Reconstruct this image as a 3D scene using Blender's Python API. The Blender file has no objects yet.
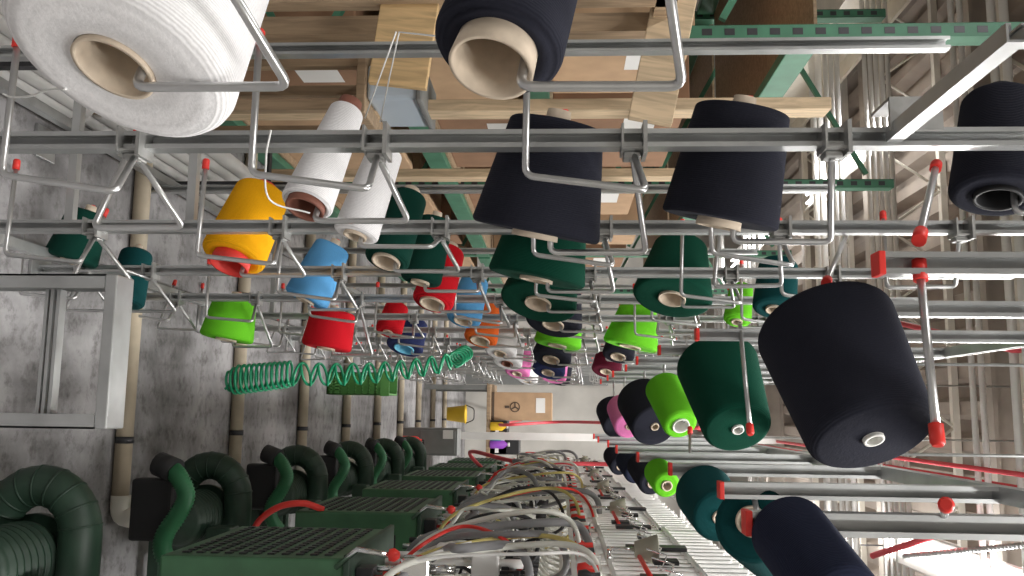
import bpy, bmesh, math, random
from mathutils import Vector, Matrix
random.seed(7)
SC = bpy.context.scene
COL = SC.collection
V = Vector
PI = math.pi
# ------------------------------------------------------------------ camera model (photo taken with the phone turned on its side)
F, CX, CY = 880.0, 512.0, 288.0
CAM = V((0, 0, 1.6))
dY = V(((560-CX)/F, (412-CY)/F, 1)).normalized()
t_ = V((1, 0.013, 0)); dZ = (t_ - dY*t_.dot(dY)).normalized()
dX = dY.cross(dZ)
def ray(px, py):
    c = V(((px-CX)/F, (py-CY)/F, 1))
    return V((dX.dot(c), dY.dot(c), dZ.dot(c)))
def at(px, py, Y):
    r = ray(px, py); return CAM + r*(Y/r.y)
# ------------------------------------------------------------------ materials
M = {}
def mat(name, col, rough=.6, metal=0.0, noise=0.0, nscale=20, bump=0.0, bscale=60, emit=None, spec=.5, stretch=None):
    m = bpy.data.materials.new(name); m.use_nodes = True
    nt = m.node_tree; b = nt.nodes['Principled BSDF']
    b.inputs['Base Color'].default_value = (*col, 1); b.inputs['Roughness'].default_value = rough
    b.inputs['Metallic'].default_value = metal; b.inputs['Specular IOR Level'].default_value = spec
    tc = nt.nodes.new('ShaderNodeTexCoord')
    src = tc.outputs['Object']
    if stretch:
        mp = nt.nodes.new('ShaderNodeMapping'); mp.inputs['Scale'].default_value = stretch
        nt.links.new(src, mp.inputs[0]); src = mp.outputs[0]
    if noise:
        n = nt.nodes.new('ShaderNodeTexNoise'); n.inputs['Scale'].default_value = nscale; n.inputs['Detail'].default_value = 5
        nt.links.new(src, n.inputs['Vector'])
        r = nt.nodes.new('ShaderNodeValToRGB')
        r.color_ramp.elements[0].position = .3; r.color_ramp.elements[1].position = .7
        r.color_ramp.elements[0].color = (*[max(0, c*(1-noise)) for c in col], 1)
        r.color_ramp.elements[1].color = (*[min(1, c*(1+noise)) for c in col], 1)
        nt.links.new(n.outputs['Fac'], r.inputs[0]); nt.links.new(r.outputs[0], b.inputs['Base Color'])
    if bump:
        n2 = nt.nodes.new('ShaderNodeTexNoise'); n2.inputs['Scale'].default_value = bscale; n2.inputs['Detail'].default_value = 3
        nt.links.new(src, n2.inputs['Vector'])
        bp = nt.nodes.new('ShaderNodeBump'); bp.inputs['Strength'].default_value = bump; bp.inputs['Distance'].default_value = .004
        nt.links.new(n2.outputs['Fac'], bp.inputs['Height']); nt.links.new(bp.outputs[0], b.inputs['Normal'])
    if emit:
        b.inputs['Emission Color'].default_value = (*col, 1); b.inputs['Emission Strength'].default_value = emit
    M[name] = m; return m
def yarn_mat(name, col, var=.12):
    m = bpy.data.materials.new(name); m.use_nodes = True
    nt = m.node_tree; b = nt.nodes['Principled BSDF']
    b.inputs['Roughness'].default_value = .95; b.inputs['Specular IOR Level'].default_value = .12
    b.inputs['Sheen Weight'].default_value = .08; b.inputs['Sheen Tint'].default_value = (*[min(1, c*1.5+.05) for c in col], 1)
    tc = nt.nodes.new('ShaderNodeTexCoord')
    w = nt.nodes.new('ShaderNodeTexWave'); w.bands_direction = 'Z'; w.inputs['Scale'].default_value = 95
    w.inputs['Distortion'].default_value = 1.6; w.inputs['Detail'].default_value = 2
    nt.links.new(tc.outputs['Object'], w.inputs['Vector'])
    n = nt.nodes.new('ShaderNodeTexNoise'); n.inputs['Scale'].default_value = 260
    nt.links.new(tc.outputs['Object'], n.inputs['Vector'])
    mx = nt.nodes.new('ShaderNodeMath'); mx.operation = 'ADD'
    nt.links.new(w.outputs['Fac'], mx.inputs[0]); nt.links.new(n.outputs['Fac'], mx.inputs[1])
    r = nt.nodes.new('ShaderNodeValToRGB')
    r.color_ramp.elements[0].position = .2; r.color_ramp.elements[1].position = 1.0
    r.color_ramp.elements[0].color = (*[c*(1-var) for c in col], 1); r.color_ramp.elements[1].color = (*[min(1, c*(1+var)) for c in col], 1)
    mh = nt.nodes.new('ShaderNodeMath'); mh.operation = 'MULTIPLY'; mh.inputs[1].default_value = .6
    nt.links.new(mx.outputs[0], mh.inputs[0]); nt.links.new(mh.outputs[0], r.inputs[0]); nt.links.new(r.outputs[0], b.inputs['Base Color'])
    bp = nt.nodes.new('ShaderNodeBump'); bp.inputs['Strength'].default_value = .35; bp.inputs['Distance'].default_value = .0015
    nt.links.new(mx.outputs[0], bp.inputs['Height']); nt.links.new(bp.outputs[0], b.inputs['Normal'])
    M[name] = m; return m
def concrete_mat():
    m = bpy.data.materials.new('concrete'); m.use_nodes = True
    nt = m.node_tree; b = nt.nodes['Principled BSDF']; b.inputs['Roughness'].default_value = .7
    tc = nt.nodes.new('ShaderNodeTexCoord')
    a = nt.nodes.new('ShaderNodeTexNoise'); a.inputs['Scale'].default_value = 1.6; a.inputs['Detail'].default_value = 8; a.inputs['Roughness'].default_value = .65
    c = nt.nodes.new('ShaderNodeTexNoise'); c.inputs['Scale'].default_value = 13; c.inputs['Detail'].default_value = 6; c.inputs['Roughness'].default_value = .7
    for n in (a, c): nt.links.new(tc.outputs['Object'], n.inputs['Vector'])
    r1 = nt.nodes.new('ShaderNodeValToRGB')
    r1.color_ramp.elements[0].position = .36; r1.color_ramp.elements[0].color = (.13, .125, .125, 1)
    r1.color_ramp.elements[1].position = .62; r1.color_ramp.elements[1].color = (.44, .43, .44, 1)
    r2 = nt.nodes.new('ShaderNodeValToRGB')
    r2.color_ramp.elements[0].position = .33; r2.color_ramp.elements[0].color = (.45, .44, .43, 1)
    r2.color_ramp.elements[1].position = .5; r2.color_ramp.elements[1].color = (1, 1, 1, 1)
    nt.links.new(a.outputs['Fac'], r1.inputs[0]); nt.links.new(c.outputs['Fac'], r2.inputs[0])
    mx = nt.nodes.new('ShaderNodeMixRGB'); mx.blend_type = 'MULTIPLY'; mx.inputs[0].default_value = 1
    nt.links.new(r1.outputs[0], mx.inputs[1]); nt.links.new(r2.outputs[0], mx.inputs[2]); nt.links.new(mx.outputs[0], b.inputs['Base Color'])
    M['concrete'] = m
def wood_mat(name, col):
    m = bpy.data.materials.new(name); m.use_nodes = True
    nt = m.node_tree; b = nt.nodes['Principled BSDF']; b.inputs['Roughness'].default_value = .7
    tc = nt.nodes.new('ShaderNodeTexCoord'); mp = nt.nodes.new('ShaderNodeMapping'); mp.inputs['Scale'].default_value = (14, 14, 1.6)
    n = nt.nodes.new('ShaderNodeTexNoise'); n.inputs['Scale'].default_value = 3; n.inputs['Detail'].default_value = 4; n.inputs['Distortion'].default_value = 1.2
    r = nt.nodes.new('ShaderNodeValToRGB')
    r.color_ramp.elements[0].position = .35; r.color_ramp.elements[0].color = (*[x*.68 for x in col], 1)
    r.color_ramp.elements[1].position = .62; r.color_ramp.elements[1].color = (*col, 1)
    nt.links.new(tc.outputs['Object'], mp.inputs[0]); nt.links.new(mp.outputs[0], n.inputs['Vector'])
    nt.links.new(n.outputs['Fac'], r.inputs[0]); nt.links.new(r.outputs[0], b.inputs['Base Color'])
    M[name] = m
concrete_mat()
wood_mat('pine', (.72, .55, .36)); wood_mat('plywood', (.70, .48, .24)); wood_mat('old_wood', (.42, .30, .19))
mat('galvanised', (.50, .51, .51), .38, .75, .18, 9)
mat('rod_steel', (.58, .58, .58), .32, .8, .08, 30)
mat('bracket_steel', (.42, .42, .41), .45, .7, .2, 25)
mat('red_plastic', (.80, .04, .03), .45)
mat('cardboard_tube', (.66, .55, .43), .85, 0, .08, 60)
mat('brown_tube', (.24, .09, .06), .7, 0, .1, 50)
mat('red_tube', (.75, .05, .04), .6)
mat('white_tube', (.85, .84, .80), .6)
mat('cyan_tube', (.20, .62, .85), .5)
mat('cardboard', (.50, .33, .20), .85, 0, .12, 7)
mat('dark_cardboard', (.30, .17, .10), .85, 0, .15, 7)
mat('print_ink', (.10, .07, .05), .8)
mat('paper', (.82, .81, .79), .8)
mat('green_paint', (.045, .125, .06), .45, 0, .22, 8)
mat('dark_green_paint', (.022, .05, .032), .5, 0, .3, 10)
mat('hose_green', (.03, .17, .07), .5)
mat('rack_green', (.06, .20, .12), .5, 0, .15, 12)
mat('coil_green', (.01, .30, .14), .35)
mat('crate_green', (.10, .30, .07), .6)
mat('black_rubber', (.018, .018, .02), .6)
mat('dark_metal', (.05, .05, .055), .45, .4)
mat('white_paint', (.80, .79, .77), .5, 0, .05, 6)
mat('cream_paint', (.74, .70, .62), .55, 0, .08, 6)
mat('roof_metal', (.37, .315, .27), .55, .05, .18, 3)
mat('pipe_beige', (.46, .39, .29), .6, 0, .18, 8)
mat('pipe_white', (.80, .78, .70), .5)
mat('red_pipe', (.72, .08, .10), .45)
mat('grey_hose', (.26, .26, .27), .5)
mat('clear_hose', (.72, .72, .66), .3)
mat('yellow_hose', (.62, .52, .18), .45)
mat('amber', (.62, .40, .05), .4)
mat('yellow_plastic', (.85, .55, .03), .5)
mat('blue_plastic', (.05, .18, .55), .45)
mat('teal_plastic', (.05, .50, .42), .45)
mat('purple_plastic', (.32, .08, .55), .45)
mat('grey_cabinet', (.20, .205, .20), .5, 0, .1, 10)
mat('beige_cup', (.42, .41, .33), .6)
mat('bin_plastic', (.50, .58, .66), .3)
mat('thread_white', (.85, .85, .83), .8)
mat('wall_paint', (.55, .53, .49), .8, 0, .14, 2)
mat('roof_steel', (.40, .355, .31), .55, .1, .12, 5)
mat('lamp_glow', (1, .98, .94), .5, emit=6)
mat('chrome', (.75, .75, .75), .15, 1.0)
for n_, c_ in dict(white=(.86, .85, .86), black=(.020, .021, .031), navy=(.018, .022, .044), yellow=(.90, .42, .008), dgreen=(.005, .042, .030),
                   fgreen=(.004, .050, .030), red=(.62, .012, .022), lblue=(.12, .38, .72), lime=(.15, .58, .025), orange=(.88, .16, .03),
                   pink=(.80, .22, .50), teal=(.006, .055, .058), maroon=(.10, .01, .025), dblue=(.03, .04, .12)).items():
    yarn_mat('yarn_'+n_, c_)
# ------------------------------------------------------------------ mesh helpers
class MB:
    def __init__(s): s.bm = bmesh.new()
    def box(s, lo, hi, bev=0, rot=None, piv=None):
        lo, hi = V(lo), V(hi)
        c = (lo+hi)/2; d = hi-lo
        mtx = Matrix.Translation(c) @ Matrix.Diagonal((*d, 1))
        r = bmesh.ops.create_cube(s.bm, size=1, matrix=mtx)
        vs = r['verts']
        if bev:
            es = list({e for v in vs for e in v.link_edges})
            rb = bmesh.ops.bevel(s.bm, geom=es, offset=bev, segments=2, affect='EDGES', profile=.5)
            vs = list({v for f in rb['faces'] for v in f.verts} | {v for v in vs if v.is_valid})
        if rot is not None:
            p = V(piv) if piv is not None else c
            bmesh.ops.transform(s.bm, matrix=Matrix.Translation(p) @ rot.to_4x4() @ Matrix.Translation(-p), verts=vs)
        return s
    def tube(s, pts, r, n=8, bend=0, cap=True, radii=None):
        pts = [V(p) for p in pts]
        if bend and len(pts) > 2: pts = fillet(pts, bend)
        N = len(pts); rings = []
        tan = []
        for i in range(N):
            a = pts[max(0, i-1)]; b = pts[min(N-1, i+1)]
            d = (b-a); tan.append(d.normalized() if d.length > 1e-9 else V((0, 0, 1)))
        u = tan[0].orthogonal().normalized()
        for i in range(N):
            t = tan[i]
            u = (u - t*u.dot(t)); u = u.normalized() if u.length > 1e-6 else t.orthogonal().normalized()
            w = t.cross(u); rr = radii[i] if radii else r
            rings.append([s.bm.verts.new(pts[i] + (u*math.cos(2*PI*k/n) + w*math.sin(2*PI*k/n))*rr) for k in range(n)])
        for i in range(N-1):
            for k in range(n):
                s.bm.faces.new((rings[i][k], rings[i][(k+1) % n], rings[i+1][(k+1) % n], rings[i+1][k])).smooth = True
        if cap:
            s.bm.faces.new(rings[0][::-1]); s.bm.faces.new(rings[-1])
        return s
    def lathe(s, prof, n=40, mtx=None, closed=False):
        rings = []
        for (r, z) in prof:
            if r < 1e-6:
                rings.append([s.bm.verts.new((0, 0, z))])
            else: rings.append([s.bm.verts.new((r*math.cos(2*PI*k/n), r*math.sin(2*PI*k/n), z)) for k in range(n)])
        idx = list(range(len(rings)-1)) + ([len(rings)-1] if closed else [])
        for i in idx:
            a, b = rings[i], rings[(i+1) % len(rings)]
            for k in range(n):
                k2 = (k+1) % n
                if len(a) == 1 and len(b) == 1: continue
                if len(a) == 1: f = s.bm.faces.new((a[0], b[k2], b[k]))
                elif len(b) == 1: f = s.bm.faces.new((a[k], a[k2], b[0]))
                else: f = s.bm.faces.new((a[k], a[k2], b[k2], b[k]))
                f.smooth = True
        if mtx is not None:
            bmesh.ops.transform(s.bm, matrix=mtx, verts=[v for r in rings for v in r])
        return s
    def prism(s, poly, p0, p1, ux, uy):
        """extrude a 2-D polygon (in axes ux, uy) from p0 to p1"""
        p0, p1, ux, uy = V(p0), V(p1), V(ux), V(uy)
        a = [s.bm.verts.new(p0+ux*x+uy*y) for x, y in poly]; b = [s.bm.verts.new(p1+ux*x+uy*y) for x, y in poly]
        n = len(poly)
        for k in range(n): s.bm.faces.new((a[k], a[(k+1) % n], b[(k+1) % n], b[k]))
        s.bm.faces.new(a[::-1]); s.bm.faces.new(b)
        return s
    def quad(s, a, b, c, d):
        s.bm.faces.new([s.bm.verts.new(p) for p in (a, b, c, d)]); return s
    def build(s, name, m, parent=None, smooth_angle=None):
        bmesh.ops.recalc_face_normals(s.bm, faces=s.bm.faces)
        me = bpy.data.meshes.new(name); s.bm.to_mesh(me); s.bm.free()
        me.materials.append(M[m] if isinstance(m, str) else m)
        o = bpy.data.objects.new(name, me); COL.objects.link(o)
        if parent is not None:
            o.parent = parent; o.matrix_parent_inverse = Matrix.Identity(4)
            if name: pass
        return o
def fillet(pts, rad, seg=4):
    out = [pts[0]]
    for i in range(1, len(pts)-1):
        p, a, b = pts[i], pts[i-1], pts[i+1]
        da, db = (a-p), (b-p); r = min(rad, da.length*.45, db.length*.45)
        p0 = p+da.normalized()*r; p1 = p+db.normalized()*r
        for k in range(seg+1):
            t = k/seg; out.append(p0*(1-t)**2 + p*2*t*(1-t) + p1*t*t)
    out.append(pts[-1]); return out
def smooth_path(pts, sub=6):
    pts = [V(p) for p in pts]; out = []
    P = [pts[0]*2-pts[1]] + pts + [pts[-1]*2-pts[-2]]
    for i in range(1, len(P)-2):
        a, b, c, d = P[i-1], P[i], P[i+1], P[i+2]
        for k in range(sub):
            t = k/sub
            out.append(.5*((2*b) + (c-a)*t + (2*a-5*b+4*c-d)*t*t + (3*b-a-3*c+d)*t**3))
    out.append(pts[-1]); return out
def tag(o, label, cat, group=None, kind=None):
    o['label'] = label; o['category'] = cat
    if group: o['group'] = group
    if kind: o['kind'] = kind
    return o
def thing(name, label, cat, loc=(0, 0, 0), group=None):
    o = bpy.data.objects.new(name, None); COL.objects.link(o); o.location = loc; o.empty_display_size = .05
    return tag(o, label, cat, group)
class WP:
    """builds parts given in world coordinates under a thing whose Empty sits at loc (no rotation)"""
    def __init__(s, root): s.root = root; s.o = V(root.location)
    def add(s, mb, name, m, parent=None):
        bmesh.ops.translate(mb.bm, vec=-s.o, verts=mb.bm.verts)
        return mb.build(name, m, parent or s.root)
def struct(mb, name, m):
    o = mb.build(name, m); o['kind'] = 'structure'; return o
def copy_tree(o, parent=None):
    c = o.copy(); COL.objects.link(c)
    if parent is not None: c.parent = parent
    for ch in list(o.children): copy_tree(ch, c)
    return c
# ------------------------------------------------------------------ the building
X0, X1, YB, YE, ZC = -6.0, 5.5, -2.6, 15.0, 4.75
o = struct(MB().box((X0, YB, -.12), (X1, YE, 0)), 'floor', 'concrete')
struct(MB().box((X0-.15, YB, 0), (X0, YE, ZC+.3)), 'wall_left', 'wall_paint')
struct(MB().box((X1, YB, 0), (X1+.15, YE, ZC+.3)), 'wall_right', 'wall_paint')
struct(MB().box((X0, YE, 0), (X1, YE+.15, ZC+.3)), 'wall_back', 'wall_paint')
struct(MB().box((X0, YB-.15, 0), (X1, YB, ZC+.3)), 'wall_front', 'wall_paint')
# corrugated roof deck, ribs running down the length of the hall
mb = MB(); xs = []; x = X0; hgt = .12
while x < X1:
    xs += [(x, 0), (x+.10, 0), (x+.14, hgt), (x+.24, hgt)]; x += .28
prev = None
for (x, h) in xs:
    a = mb.bm.verts.new((x, YB, ZC+h)); b = mb.bm.verts.new((x, YE, ZC+h))
    if prev: mb.bm.faces.new((prev[0], a, b, prev[1]))
    prev = (a, b)
struct(mb, 'ceiling', 'roof_metal')
# roof beams: deep painted girders along the hall, I-purlins across it
def ibeam(p0, p1, w, h, across, m, name='trim_1'):
    t = .03; poly = [(-w/2, -h/2), (w/2, -h/2), (w/2, -h/2+t), (t/2, -h/2+t), (t/2, h/2-t), (w/2, h/2-t), (w/2, h/2), (-w/2, h/2), (-w/2, h/2-t), (-t/2, h/2-t), (-t/2, -h/2+t), (-w/2, -h/2+t)]
    mb = MB(); mb.prism(poly, p0, p1, across, (0, 0, 1)); return struct(mb, name, m)
n = 1
for gx in (-3.3, 2.9):
    ibeam((gx, YB, ZC-.75), (gx, YE, ZC-.75), .34, .5, (1, 0, 0), 'cream_paint', 'trim_%d' % n); n += 1
for gy in (4.2, 6.2, 8.4, 10.6, 12.8):
    ibeam((X0, gy, ZC-.12), (X1, gy, ZC-.12), .12, .24, (0, 1, 0), 'roof_steel', 'trim_%d' % n); n += 1
# open-web joists across the hall
for gy in (5.2, 7.2, 9.5):
    mb = MB()
    mb.box((X0, gy-.03, ZC-.52), (X1, gy+.03, ZC-.47)); mb.box((X0, gy-.03, ZC-.06), (X1, gy+.03, ZC-.01))
    k = X0; up = True
    while k < X1-.4:
        mb.tube([(k, gy, ZC-(.50 if up else .04)), (k+.32, gy, ZC-(.04 if up else .50))], .012, 6); up = not up; k += .32
    struct(mb, 'trim_%d' % n, 'cream_paint'); n += 1
# conduits that run across the hall under the roof
cond = []
for (px, nn, r, gap, Z) in ((968, 2, .018, .07, 2.35), (1012, 2, .024, .09, 2.35), (893, 5, .018, .065, 2.45), (842, 3, .022, .09, 2.3), (823, 2, .03, .12, 2.3), (757, 4, .028, .16, 2.4), (722, 3, .03, .2, 2.4)):
    Y = F*Z/(px-560)
    for k in range(nn):
        y = Y+k*gap
        cond.append(tag(MB().tube([(X0+.02, y, 1.6+Z-.02*k), (X1-.02, y, 1.6+Z-.02*k)], r, 8).build('conduit', 'white_paint'),
            'pale painted pipe run crossing under the roof deck, one of many alike', 'pipe', 'pipes crossing under the roof'))
for (X, Z, r) in ((.28, 2.30, .014), (.36, 2.38, .014)):
    tag(MB().tube([(X, 3.0, 1.6+Z), (X, YE-.01, 1.6+Z)], r, 8).build('sprinkler_pipe', 'red_pipe'), 'red pipe running away along the hall under the roof, one of a close pair', 'pipe', 'red overhead pipes')
tag(MB().tube([at(895, 322, 5.2), at(1012, 350, 4.6), V((at(1012, 350, 4.6).x, 4.6, ZC+.02))], .016, 8).build('sprinkler_branch', 'red_pipe'), 'short slanting red pipe above the large black yarn cone', 'pipe')
tag(MB().tube([at(872, 556, 5.4), at(962, 527, 4.9), V((at(962, 527, 4.9).x, 4.9, ZC+.02))], .018, 8).build('sprinkler_branch', 'red_pipe'), 'slanting red pipe under the roof above the navy cone', 'pipe')
# dotted chain below the roof
mb = MB()
for k in range(34):
    p = at(905, 556, 5.2).lerp(at(1024, 545, 4.6), k/33)
    bmesh.ops.create_icosphere(mb.bm, subdivisions=1, radius=.017, matrix=Matrix.Translation(p))
mb.tube([at(905, 556, 5.2), at(1024, 545, 4.6)], .005, 6)
tag(mb.build('chain', 'galvanised'), 'bright steel chain strung under the roof at the lower right', 'chain')
# fluorescent fixtures
LIT = []
def lamp(x, y0, y1, z, label, power):
    t = thing('fluorescent_light', label, 'ceiling light', (x, (y0+y1)/2, z), 'fluorescent lights under the roof')
    L = (y1-y0)/2
    poly = [(-.05, .07), (.05, .07), (.13, .0), (.12, -.005), (.045, .055), (-.045, .055), (-.12, -.005), (-.13, .0)]
    mb = MB(); mb.prism(poly, (0, -L, 0), (0, L, 0), (1, 0, 0), (0, 0, 1)); mb.build('housing', 'white_paint', t)
    for sx in (-.045, .045):
        MB().tube([(sx, -L+.03, .02), (sx, L-.03, .02)], .016, 8).build('lamp_tube', 'lamp_glow', t)
    for yy in (-L*.7, L*.7): MB().tube([(0, yy, .07), (0, yy, ZC-z)], .006, 5).build('hanger', 'dark_metal', t)
    lu = bpy.data.lights.new('roof_fill_light', 'AREA'); lu.shape = 'RECTANGLE'; lu.size = .08; lu.size_y = 2*L*.95; lu.energy = power*.16; lu.color = (1, .985, .96)  # added fill above the closed housing, brightens the roof deck
    lo = bpy.data.objects.new('roof_fill_light', lu); COL.objects.link(lo); lo.location = (x, (y0+y1)/2, z+.08); lo.rotation_euler = (PI, 0, 0)
    ld = bpy.data.lights.new('tube_light', 'AREA'); ld.shape = 'RECTANGLE'; ld.size = .2; ld.size_y = 2*L*.95; ld.energy = power; ld.color = (1, .985, .96)
    lo = bpy.data.objects.new('tube_light', ld); COL.objects.link(lo); lo.location = (x, (y0+y1)/2, z-.012)
for (x, y0, z, lab, pw) in ((1.1, -1.6, 4.0, 'fluorescent light hanging over the aisle behind the viewer', 85), (.9, 1.3, 4.0, 'fluorescent light hanging over the aisle beside the front cones', 112), (.9, 4.4, 4.0, 'fluorescent light over the aisle, second along the row', 125),
                        (1.1, 7.6, 4.0, 'fluorescent light over the aisle, third along the row', 125), (1.1, 11, 4.0, 'farthest fluorescent light over the aisle', 120),
                        (-2.2, -.8, 4.1, 'fluorescent light over the storage rack behind the viewer', 60), (-2.2, 6.6, 4.1, 'fluorescent light over the storage rack', 60), (-2.2, 10.6, 4.1, 'far fluorescent light over the storage rack', 60)):
    lamp(x, y0, y0+2.4, z, lab, pw)
# ------------------------------------------------------------------ yarn cones
PINS = []     # (kind, A, B, tip) hooks demanded by the cones
def orient(axis):
    z = V(axis).normalized(); x = V((0, 0, 1)).cross(z)
    x = x.normalized() if x.length > 1e-4 else V((1, 0, 0)); y = z.cross(x)
    return Matrix((x, y, z)).transposed()
def cone(label, col, base, axis, L, rb, rt, tube='cardboard_tube', hr=None, ht=None, lip=.003, flare=0, rnd=.014, group='yarn cones on the creel', seg=44, nose=.02):
    """base = world centre of the base end; the tube is hollow and pokes out a little at both ends"""
    hr = hr or rb*.40; ht = ht or hr*.55
    t = thing('yarn_cone', label, 'yarn cone', base, group)
    t.rotation_mode = 'QUATERNION'; t.rotation_quaternion = orient(axis).to_quaternion()
    w = .0045
    ro = lambda z: hr + (ht-hr)*(z/L)
    pr = [(ro(0)+.0005, .004)]
    pr += [(rb*.55+hr*.45, .001), (rb-rnd, .002)]
    for k in range(1, 5):
        a = k/4*PI/2; pr.append((rb-rnd+rnd*math.sin(a), .002+rnd-rnd*math.cos(a)))
    pr += [(rb+(rt-rb)*.5, L*.5), ]
    for k in range(0, 5):
        a = k/4*PI/2; pr.append((rt-rnd+rnd*math.cos(a), L-rnd-.002+rnd*math.sin(a)))
    pr += [(ro(L)+.0005, L-.004)]
    MB().lathe(pr, seg).build('yarn', 'yarn_'+col, t)
    l2 = nose
    prof = [(ro(-lip), -lip), (ro(0), 0), (ro(L), L), (ro(L+l2), L+l2), (ro(L+l2)-w, L+l2), (ro(L)-w, L), (ro(0)-w, 0), (ro(-lip)-w, -lip)]
    MB().lathe(prof, seg, closed=True).build('tube', tube, t)
    return t, hr-w, ht-w
HOOKS = {}    # (post, clamp, side) -> list of points A, B, tip
YP = [.70, 1.30, 1.94, 2.58, 3.22, 3.86, 4.50, 5.14, 5.78, 6.42, 7.06, 7.70, 8.34, 8.98, 9.62]
XP = -.41
ZJ = [-1.44, -1.07, -.662, -.272, .106, .484, .872, 1.25]     # clamp heights relative to the camera
AX2 = V((-1, .42, .22)).normalized()
AX1 = V((-1, .05, .12)).normalized()
def hang(label, col, px, py, Y, key, L, rb, rt, axis=None, pinr=.0055, **kw):
    """a cone threaded on a bent hook: the bore's upper side rests on the hook's arm"""
    a = (axis or AX2).normalized(); P = at(px, py, Y)
    t, h0, h1 = cone(label, col, P, a, L, rb, rt, **kw)
    up = (V((0, 0, 1))-a*a.z).normalized()
    lip = kw.get('lip', .003)
    # the pin follows the bore's upper wall
    q0 = P + up*(h0-pinr-.001); q1 = P + a*L + up*(h1-pinr-.001)
    d = (q1-q0).normalized()
    A = q0-d*(lip+.018); tip = q1 + d*.012
    if key: HOOKS[key] = (A, A+V((0, .002, .158)), tip)
    return t, h0, h1
D = 'yarn cones on the creel'
# front hooks, out of the frame at the top
big = hang('huge white yarn cone with a wide wound face at the top left corner', 'white', 113, 69, .84, (0, 3, 2), .21, .121, .10, hr=.043, ht=.028, lip=.001, rnd=.024, seg=72)
def tube_label(t, h0, h1, L, d):
    d = (t.rotation_quaternion.to_matrix().inverted() @ V(d)); a0 = math.atan2(d.y, d.x)
    def P(a, z, e=.0008):
        r = h0+(h1-h0)*z/L-e; return V((r*math.cos(a), r*math.sin(a), z))
    mb = MB(); N = 8; A = .55
    for k in range(N):
        a, b = a0-A+2*A*k/N, a0-A+2*A*(k+1)/N
        mb.quad(P(a, .03), P(b, .03), P(b, .09), P(a, .09))
    for r_ in range(5):
        for k in range(N-1):
            if (k*3+r_) % 5 == 0: continue
            a, b = a0-A*.85+1.7*A*k/N, a0-A*.85+1.7*A*(k+.8)/N; z = .038+r_*.009
            mb.quad(P(a, z, .0013), P(b, z, .0013), P(b, z+.003, .0013), P(a, z+.003, .0013))
    mb.bm.faces.ensure_lookup_table()
    for f in mb.bm.faces[N:]: f.material_index = 1
    o = mb.build('paper_label', 'paper', t); o.data.materials.append(M['print_ink'])
tube_label(big[0], big[1], big[2], .21, (.9, .2, .25))
hang('black yarn cone at the top edge, its thick pale cardboard tube open', 'black', 496, 53, .84, (0, 4, 2), .19, .067, .062, hr=.042, ht=.03, lip=.022, rnd=.012, seg=64)
# first full post
hang('tall narrow white cone with a brown tube mouth', 'white', 306, 206, 1.42, (1, 3, 2), .215, .044, .031, tube='brown_tube', hr=.033, ht=.022, lip=.008, rnd=.006)
hang('large black cone above the stacked dark green cones in the middle', 'black', 535, 234, 1.42, (1, 4, 2), .185, .106, .078, axis=V((-1, -.18, .2)), lip=.007, rnd=.008, hr=.038)
hang('large black cone with a pale tube rim, right of the middle black cone', 'black', 719, 222, 1.42, (1, 5, 2), .185, .094, .076, axis=V((-1, -.18, .2)), lip=.009, rnd=.006, hr=.036)
hang('glossy black cone wrapped in film at the top right edge', 'black', 998, 198, 1.42, (1, 6, 2), .19, .073, .060, axis=V((-1, .25, .2)), tube='black_rubber', hr=.036, ht=.026, lip=.004, rnd=.012)
# second post
hang('yellow yarn cone with a bright red tube', 'yellow', 232, 259, 2.06, (2, 2, 2), .205, .078, .068, tube='red_tube', hr=.046, ht=.03, lip=.022, rnd=.012)
hang('plain white cone standing just right of the brown-mouthed white cone', 'white', 355, 236, 1.86, (2, 3, 1), .215, .050, .040, axis=V((-1, .2, .26)), hr=.026, rnd=.008)
hang('dark green cone with a beige tube mouth, behind the plain white cone', 'dgreen', 386, 262, 2.06, (2, 3, 2), .20, .055, .045, hr=.035, ht=.022, rnd=.01)
hang('wide dark green cone directly under the large black cone in the middle', 'fgreen', 536, 280, 2.06, (2, 4, 2), .19, .116, .085, axis=V((-1, -.05, .2)), rnd=.008, hr=.04)
# third post
hang('dark green cone to the right of the beige-mouthed green one', 'dgreen', 420, 283, 2.50, (3, 3, 1), .20, .060, .052, axis=V((-1, .12, .2)), hr=.028)
hang('red cone with a beige tube mouth', 'red', 432, 304, 2.70, (3, 3, 2), .205, .066, .052, hr=.04, ht=.025)
hang('light blue cone above a red cone, left of the green cones', 'lblue', 305, 301, 2.70, (3, 2, 2), .20, .072, .058, axis=V((-1, .15, .42)), hr=.03)
hang('wide dark green cone with an oval tube mouth, lower one of two stacked in view', 'fgreen', 538, 304, 2.70, (3, 4, 2), .19, .120, .09, hr=.042, rnd=.008)
hang('wide dark green cone with an oval tube mouth, behind the white-rimmed black cone', 'fgreen', 672, 299, 2.70, (3, 5, 2), .20, .122, .085, hr=.042, rnd=.012)
hang('small dark green cone left of the biggest black cone', 'teal', 774, 310, 2.70, (3, 6, 2), .17, .066, .060, hr=.025)
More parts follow.
